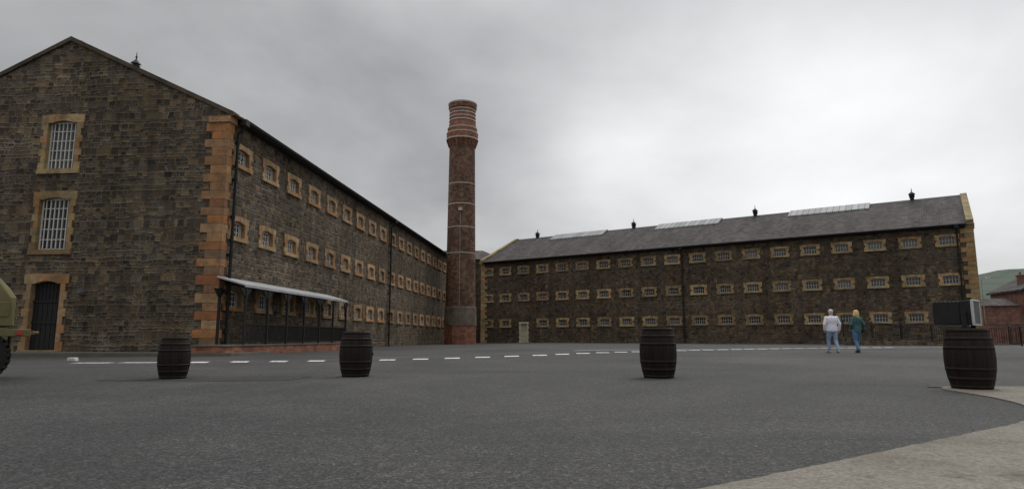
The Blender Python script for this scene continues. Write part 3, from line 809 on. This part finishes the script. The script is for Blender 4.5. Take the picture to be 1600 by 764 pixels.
def wheelmesh():
    mb=MB(); R=.44
    def rev_y(prof,n,mat=0):
        vs=[];fs=[]
        for r,y in prof:
            for k in range(n):
                t=2*math.pi*k/n; vs.append((r*math.cos(t),y,r*math.sin(t)))
        m_=len(prof)
        for i in range(m_):
            for k in range(n):
                k2=(k+1)%n; i2=(i+1)%m_
                fs.append((i*n+k,i*n+k2,i2*n+k2,i2*n+k))
        mb.add(vs,fs,mat)
    rev_y([(.22,-.12),(.30,-.145),(.38,-.14),(.40,-.11),(.40,.11),(.38,.14),(.30,.145),(.22,.12)],40)
    for k in range(24):
        for sg in (-1,1):
            t=2*math.pi*(k+(.5 if sg>0 else 0))/24; 
            c=Vector((math.cos(t),0,math.sin(t))); tt=Vector((-math.sin(t),0,math.cos(t)))
            vs=[]
            for r in (.37,R):
                for y in (.01*sg,.15*sg):
                    for q in (-.030,.030):
                        vs.append(c*r+tt*(q+(.02 if abs(y)>.05 else 0))+Vector((0,y,0)))
            mb.add(vs,[(0,1,3,2),(4,6,7,5),(0,4,5,1),(2,3,7,6),(0,2,6,4),(1,5,7,3)])
    ty=mb.mesh('tyre',[M['tyre']])
    mb=MB()
    vsn=28
    vs=[];fs=[]; prof=[(.06,-.15),(.07,-.10),(.15,-.07),(.20,-.09),(.225,-.12),(.225,.12),(.1,.1)]
    for r,y in prof:
        for k in range(vsn):
            t=2*math.pi*k/vsn; vs.append((r*math.cos(t),y,r*math.sin(t)))
    for i in range(len(prof)-1):
        for k in range(vsn):
            k2=(k+1)%vsn; fs.append((i*vsn+k,i*vsn+k2,(i+1)*vsn+k2,(i+1)*vsn+k))
    fs.append(tuple(range(vsn))); fs.append(tuple((len(prof)-1)*vsn+k for k in range(vsn)))
    mb.add(vs,fs)
    for k in range(5):
        t=2*math.pi*k/5; mb.sphere((.11*math.cos(t),-.10,.11*math.sin(t)),.018,0,8,6)
    return ty,mb.mesh('wheel',[M['olive']])
ty,rm=wheelmesh()
for x in (-.03,-3.42):
    for y in (-.84,.84):
        w=place('wheel',rm,T,(x,y,.44),(0,0,0 if y<0 else math.pi)); place('tyre',ty,w)

# ---------------------------------------------------------------- people
def remeshed(mb,name,vox,mat,smooth_it=6):
    me=mb.mesh(name+'_src',[mat])
    o=bpy.data.objects.new('tmp',me); COL.objects.link(o)
    r=o.modifiers.new('r','REMESH'); r.mode='VOXEL'; r.voxel_size=vox; r.use_smooth_shade=True
    s=o.modifiers.new('s','SMOOTH'); s.iterations=smooth_it; s.factor=.5
    bpy.context.view_layer.update()
    dg=bpy.context.evaluated_depsgraph_get()
    out=bpy.data.meshes.new_from_object(o.evaluated_get(dg)); out.name=name
    bpy.data.objects.remove(o)
    if not out.materials: out.materials.append(mat)
    return out
def loft(mb,rings,n=20):
    vs=[];fs=[]
    for cx,cy,z,rx,ry in rings:
        for k in range(n):
            t=2*math.pi*k/n; vs.append((cx+rx*math.cos(t),cy+ry*math.sin(t),z))
    for i in range(len(rings)-1):
        for k in range(n):
            k2=(k+1)%n; fs.append((i*n+k,i*n+k2,(i+1)*n+k2,(i+1)*n+k))
    fs.append(tuple(range(n-1,-1,-1))); fs.append(tuple((len(rings)-1)*n+k for k in range(n)))
    mb.add(vs,fs)
def limb(mb,pts,rad,n=14):
    mb.tube(pts,rad,n)
    for p,r in zip(pts,rad): mb.sphere(p,r*.99,0,12,8)
skin=simple('skin',(.52,.30,.22),(.46,.26,.19),.55,bmp=0)
eye=simple('eye_dark',(.03,.02,.02),None,.3,bmp=0)
def person(loc,rotz,label,P):
    R=empty('person',loc,rotz,label,'person')
    k=P['h']/1.75
    mb=MB()
    hd=P['head']
    mb.sphere((hd[0],hd[1]-.005,1.655),(.074,.092,.095)); mb.sphere((hd[0],hd[1]+.03,1.59),(.056,.062,.07))
    mb.sphere((hd[0],hd[1]+.098,1.615),(.013,.02,.02))
    for sx in (-1,1): mb.sphere((hd[0]+sx*.078,hd[1]-.005,1.62),(.012,.022,.032))
    limb(mb,[(0,-.005,1.44),(hd[0]*.7,hd[1]*.5,1.56)],[.062,.056])
    loft(mb,[(0,0,.84,.13,.10),(0,0,.95,.155,.115),(0,0,1.1,.13,.10),(0,0,1.3,.165,.115),(0,-.005,1.42,.15,.095),(0,-.005,1.475,.07,.065)])
    for s in ('L','R'):
        A=P['arm'+s]; G=P['leg'+s]
        limb(mb,[(A[0][0]*.9,A[0][1],A[0][2])]+A[1:],[.05,.038,.026,.03][:len(A)])
        limb(mb,G[:3],[.085,.055,.038])
        limb(mb,[G[2],G[3]],[.04,.03])
    body=remeshed(mb,'body',.011,skin,4)
    fb=MB()
    for s in ('L','R'):
        A=P['arm'+s]; w=Vector(A[2]); p=Vector(A[3]); d=(p-w).normalized(); side=1 if s=='R' else -1
        fw=Vector((0,1,0)); fw=(fw-d*fw.dot(d)).normalized(); inn=Vector((-side,0,0)); inn=(inn-d*inn.dot(d)).normalized()
        for i,Lf in enumerate((.068,.078,.073,.058)):
            b=p+fw*(.027-.018*i)-d*.005
            q1=b+d*Lf*.5+inn*.006; q2=b+d*Lf*.8+inn*.02; q3=b+d*Lf*.95+inn*.038
            fb.tube([b,q1,q2,q3],[.0095,.009,.008,.006],8)
        b=w+d*.03+fw*.02; fb.tube([b,b+d*.035+fw*.022+inn*.01,b+d*.062+fw*.026+inn*.022],[.013,.011,.008],8)
    for sx in (-1,1): fb.sphere((hd[0]+sx*.03,hd[1]+.082,1.64),.011,1,8,6)
    fb.box(hd[0]-.022,hd[0]+.022,hd[1]+.088,hd[1]+.093,1.573,1.580,1)
    fm=fb.mesh('f',[skin,eye],True)
    bm=bmesh.new(); bm.from_mesh(body); bm.from_mesh(fm)
    body2=bpy.data.meshes.new('body'); bm.to_mesh(body2); bm.free()
    body2.materials.append(skin); body2.materials.append(eye)
    place('body',body2,R)
    mb=MB()
    tw=P['tw']
    loft(mb,[(0,0,P['hem'],.18*tw,.135),(0,0,P['hem']+.03,.188*tw,.14),(0,0,1.0,.182*tw,.14),(0,0,1.14,.17*tw,.128),(0,-.005,1.3,.198*tw,.137),(0,-.01,1.40,.185*tw,.118),(0,-.01,1.455,.12*tw,.09),(0,-.005,1.495,.072,.07)])
    for s in ('L','R'):
        A=P['arm'+s]; w=Vector(A[2]); e=Vector(A[1])
        limb(mb,[A[0],tuple(e),tuple(e.lerp(w,.93))],[.075,.056,.042])
    place(P['topname'],remeshed(mb,P['topname'],.012,P['topm'],4),R)
    mb=MB()
    loft(mb,[(0,0,.80,.15,.115),(0,0,.88,.178,.13),(0,0,.96,.172,.125),(0,0,1.02,.15,.11)])
    for s in ('L','R'):
        G=P['leg'+s]; kn=Vector(G[1]); an=Vector(G[2])
        limb(mb,[G[0],tuple(Vector(G[0]).lerp(kn,.5)),tuple(kn),tuple(kn.lerp(an,.9))],[.105,.092,.07,.057])
    place('trousers',remeshed(mb,'trousers',.012,P['trm'],4),R)
    for s in ('L','R'):
        G=P['leg'+s]; a=Vector(G[2]); t=Vector(G[3]); 
        mb=MB(); d=(t-a); d.z=0; d.normalize()
        heel=a-d*.05; heel.z=max(.035,a.z-.06)
        limb(mb,[tuple(a),tuple(a.lerp(t,.3)),(t.x,t.y,t.z+.005)],[.05,.048,.034]); limb(mb,[tuple(heel),tuple(t)],[.036,.032])
        place('shoe',remeshed(mb,'shoe',.009,P['shoem'],3),R)
    mb=MB()
    mb.sphere((hd[0],hd[1]-.02,1.67),(.085,.096,.092))
    if P['long']:
        limb(mb,[(hd[0],hd[1]-.045,1.67),(hd[0],hd[1]-.065,1.56),(hd[0],hd[1]-.075,1.45)],[.095,.095,.065])
        limb(mb,[(hd[0]-.055,hd[1]-.03,1.65),(hd[0]-.085,hd[1]-.04,1.53),(hd[0]-.075,hd[1]-.05,1.42)],[.05,.048,.022])
        limb(mb,[(hd[0]+.055,hd[1]-.03,1.65),(hd[0]+.085,hd[1]-.04,1.53),(hd[0]+.075,hd[1]-.05,1.43)],[.05,.048,.022])
    else: mb.sphere((hd[0],hd[1]-.035,1.62),(.072,.062,.06))
    place('hair',remeshed(mb,'hair',.009,P['hairm'],3),R)
    R.scale=(k*P.get('wd',1),k*P.get('wd',1),k)
    return R
jumper=simple('lilac_jumper',(.74,.73,.80),(.62,.61,.69),.9,scale=14,bmp=.3)
jeanP=simple('pale_denim',(.27,.36,.50),(.19,.27,.40),.9,scale=12,bmp=.3)
jeanB=simple('blue_denim',(.10,.20,.34),(.07,.14,.25),.9,scale=12,bmp=.3)
teal=simple('teal_jacket',(.045,.12,.12),(.03,.08,.085),.8,scale=10,bmp=.3)
hairG=simple('grey_hair',(.58,.57,.55),(.40,.39,.38),.8,scale=40,bmp=.5)
hairB=simple('blonde_hair',(.66,.49,.21),(.45,.31,.12),.7,scale=30,bmp=.5,stretch=(2,2,.4))
shoeW=simple('pale_shoe',(.35,.33,.30),None,.7); shoeD=simple('dark_shoe',(.06,.05,.05),None,.7)
py=27.0
man=dict(h=1.79,wd=1.1,head=(0,.02),tw=1.12,hem=.86,topname='jumper',topm=jumper,trm=jeanP,shoem=shoeW,hairm=hairG,long=False,
  armL=[(-.18,-.01,1.41),(-.27,-.04,1.14),(-.25,.04,.91),(-.235,.07,.84)],
  armR=[(.18,-.01,1.41),(.27,-.05,1.14),(.27,.02,.90),(.26,.05,.83)],
  legL=[(-.09,0,.9),(-.10,.10,.50),(-.10,.10,.09),(-.12,.25,.035)],
  legR=[(.09,0,.9),(.11,.0,.48),(.12,-.16,.12),(.13,-.02,.035)])
person((13.38,py,gz(13.35,py)),math.radians(-4),'man in lilac-grey jumper and pale jeans walking away',man)
wom=dict(h=1.76,wd=1.04,head=(.01,.03),tw=.98,hem=.84,topname='jacket',topm=teal,trm=jeanB,shoem=shoeD,hairm=hairB,long=True,
  armL=[(-.165,-.01,1.40),(-.24,-.03,1.15),(-.20,.12,.98),(-.17,.18,.96)],
  armR=[(.165,-.01,1.40),(.27,-.08,1.16),(.30,-.02,.93),(.31,.01,.86)],
  legL=[(-.085,0,.9),(-.08,.02,.48),(-.07,-.14,.12),(-.07,0,.035)],
  legR=[(.085,0,.9),(.09,.12,.50),(.09,.14,.09),(.10,.29,.035)])
person((14.42,py,gz(14.42,py)),math.radians(8),'blonde woman in teal jacket and blue jeans walking away',wom)
Bg=empty('shoulder_bag',(14.42+.24,py-.02,gz(14.42,py)+.84),.14,'small dark shoulder bag hanging at the hip','bag')
mb=MB(); mb.prism([(-.09,-.02),(.09,-.02),(.11,.02),(.10,.16),(-.10,.16),(-.11,.02)],-.04,.05); mb.obj('bag_body',[M['black']],Bg,bevel=.015,rot=(0,0,1.3))
mb=MB(); mb.tube([(0,0,.15),(-.10,-.15,.35),(-.24,-.165,.50),(-.36,-.09,.64),(-.39,.0,.655)],.011,6); mb.obj('strap',[M['black']],Bg)

# ---------------------------------------------------------------- world
w=bpy.data.worlds.new('World'); sc.world=w; w.use_nodes=True
nt=w.node_tree; bg=nt.nodes['Background']
SEL,SAZ=math.radians(52),math.radians(35)
sk=nt.nodes.new('ShaderNodeTexSky'); sk.sky_type='NISHITA'; sk.sun_disc=False; sk.sun_elevation=SEL; sk.sun_rotation=SAZ
tc=nt.nodes.new('ShaderNodeTexCoord'); dirv=tc.outputs['Generated']
sx=nt.nodes.new('ShaderNodeSeparateXYZ'); nt.links.new(dirv,sx.inputs[0])
zc=math_(nt,'MAXIMUM',sx.outputs[2],0.0)
den=math_(nt,'ADD',zc,.38)
cx=math_(nt,'DIVIDE',sx.outputs[0],den); cy=math_(nt,'DIVIDE',sx.outputs[1],den)
cb=nt.nodes.new('ShaderNodeCombineXYZ'); nt.links.new(cx,cb.inputs[0]); nt.links.new(cy,cb.inputs[1])
n1=noi(nt,vmath(nt,'ADD',cb.outputs[0],(3.1,1.7,0)),.8,3,.45,.3).outputs['Fac']
n2=noi(nt,vmath(nt,'MULTIPLY',cb.outputs[0],(1,1.0,1)),2.0,6,.52,.15).outputs['Fac']
def gauss(d,wid,amp):
    v=Vector(d).normalized()
    dp=nt.nodes.new('ShaderNodeVectorMath'); dp.operation='DOT_PRODUCT'; nt.links.new(dirv,dp.inputs[0]); dp.inputs[1].default_value=v
    a=math_(nt,'SUBTRACT',dp.outputs['Value'],1.0); a=math_(nt,'MULTIPLY',a,1/wid); e=math_(nt,'EXPONENT',a)
    return math_(nt,'MULTIPLY',e,amp)
L=math_(nt,'ADD',math_(nt,'MULTIPLY',n1,.55),.195)
L=math_(nt,'ADD',L,math_(nt,'MULTIPLY',math_(nt,'SUBTRACT',n2,.5),.52))
L=math_(nt,'ADD',L,gauss((.14,.97,.26),.008,.18))
L=math_(nt,'ADD',L,gauss((.38,.96,.32),.035,.22))
L=math_(nt,'ADD',L,gauss((.75,.96,.25),.05,.22))
L=math_(nt,'ADD',L,gauss((-.45,1,.45),.09,-.07))
L=math_(nt,'MAXIMUM',L,.22)
zb=ramp(nt,zc,[(.45,.55),(1.0,1.0)])
L=math_(nt,'MULTIPLY',L,math_(nt,'MULTIPLY',zb,2.03))
L=math_(nt,'MULTIPLY',L,10.0)
zb2=ramp(nt,zc,[(.5,.5),(1.0,1.0)])
L=math_(nt,'MULTIPLY',L,math_(nt,'MULTIPLY',zb2,2.0))
cc=mixc(nt,(.99,.99,.995),L,1.0,'MULTIPLY')
fin=mixc(nt,cc,sk.outputs[0],.06)
nt.links.new(fin,bg.inputs['Color']); bg.inputs['Strength'].default_value=.1
sun=bpy.data.lights.new('sun','SUN'); sun.energy=1.3; sun.angle=math.radians(25); sun.color=(1,.97,.93)
so=bpy.data.objects.new('sun',sun); COL.objects.link(so)
dv=-Vector((math.sin(SAZ)*math.cos(SEL),math.cos(SAZ)*math.cos(SEL),math.sin(SEL)))
so.rotation_euler=dv.to_track_quat('-Z','Y').to_euler(); so.location=(0,0,60)

cam=bpy.data.cameras.new('camera'); cam.lens=22.5; cam.sensor_width=36; cam.clip_end=9000; cam.clip_start=.05
co=bpy.data.objects.new('camera',cam); COL.objects.link(co)
co.matrix_world=Matrix.Translation((0,0,.78))@Matrix.Rotation(math.radians(98.25),4,'X')
sc.camera=co
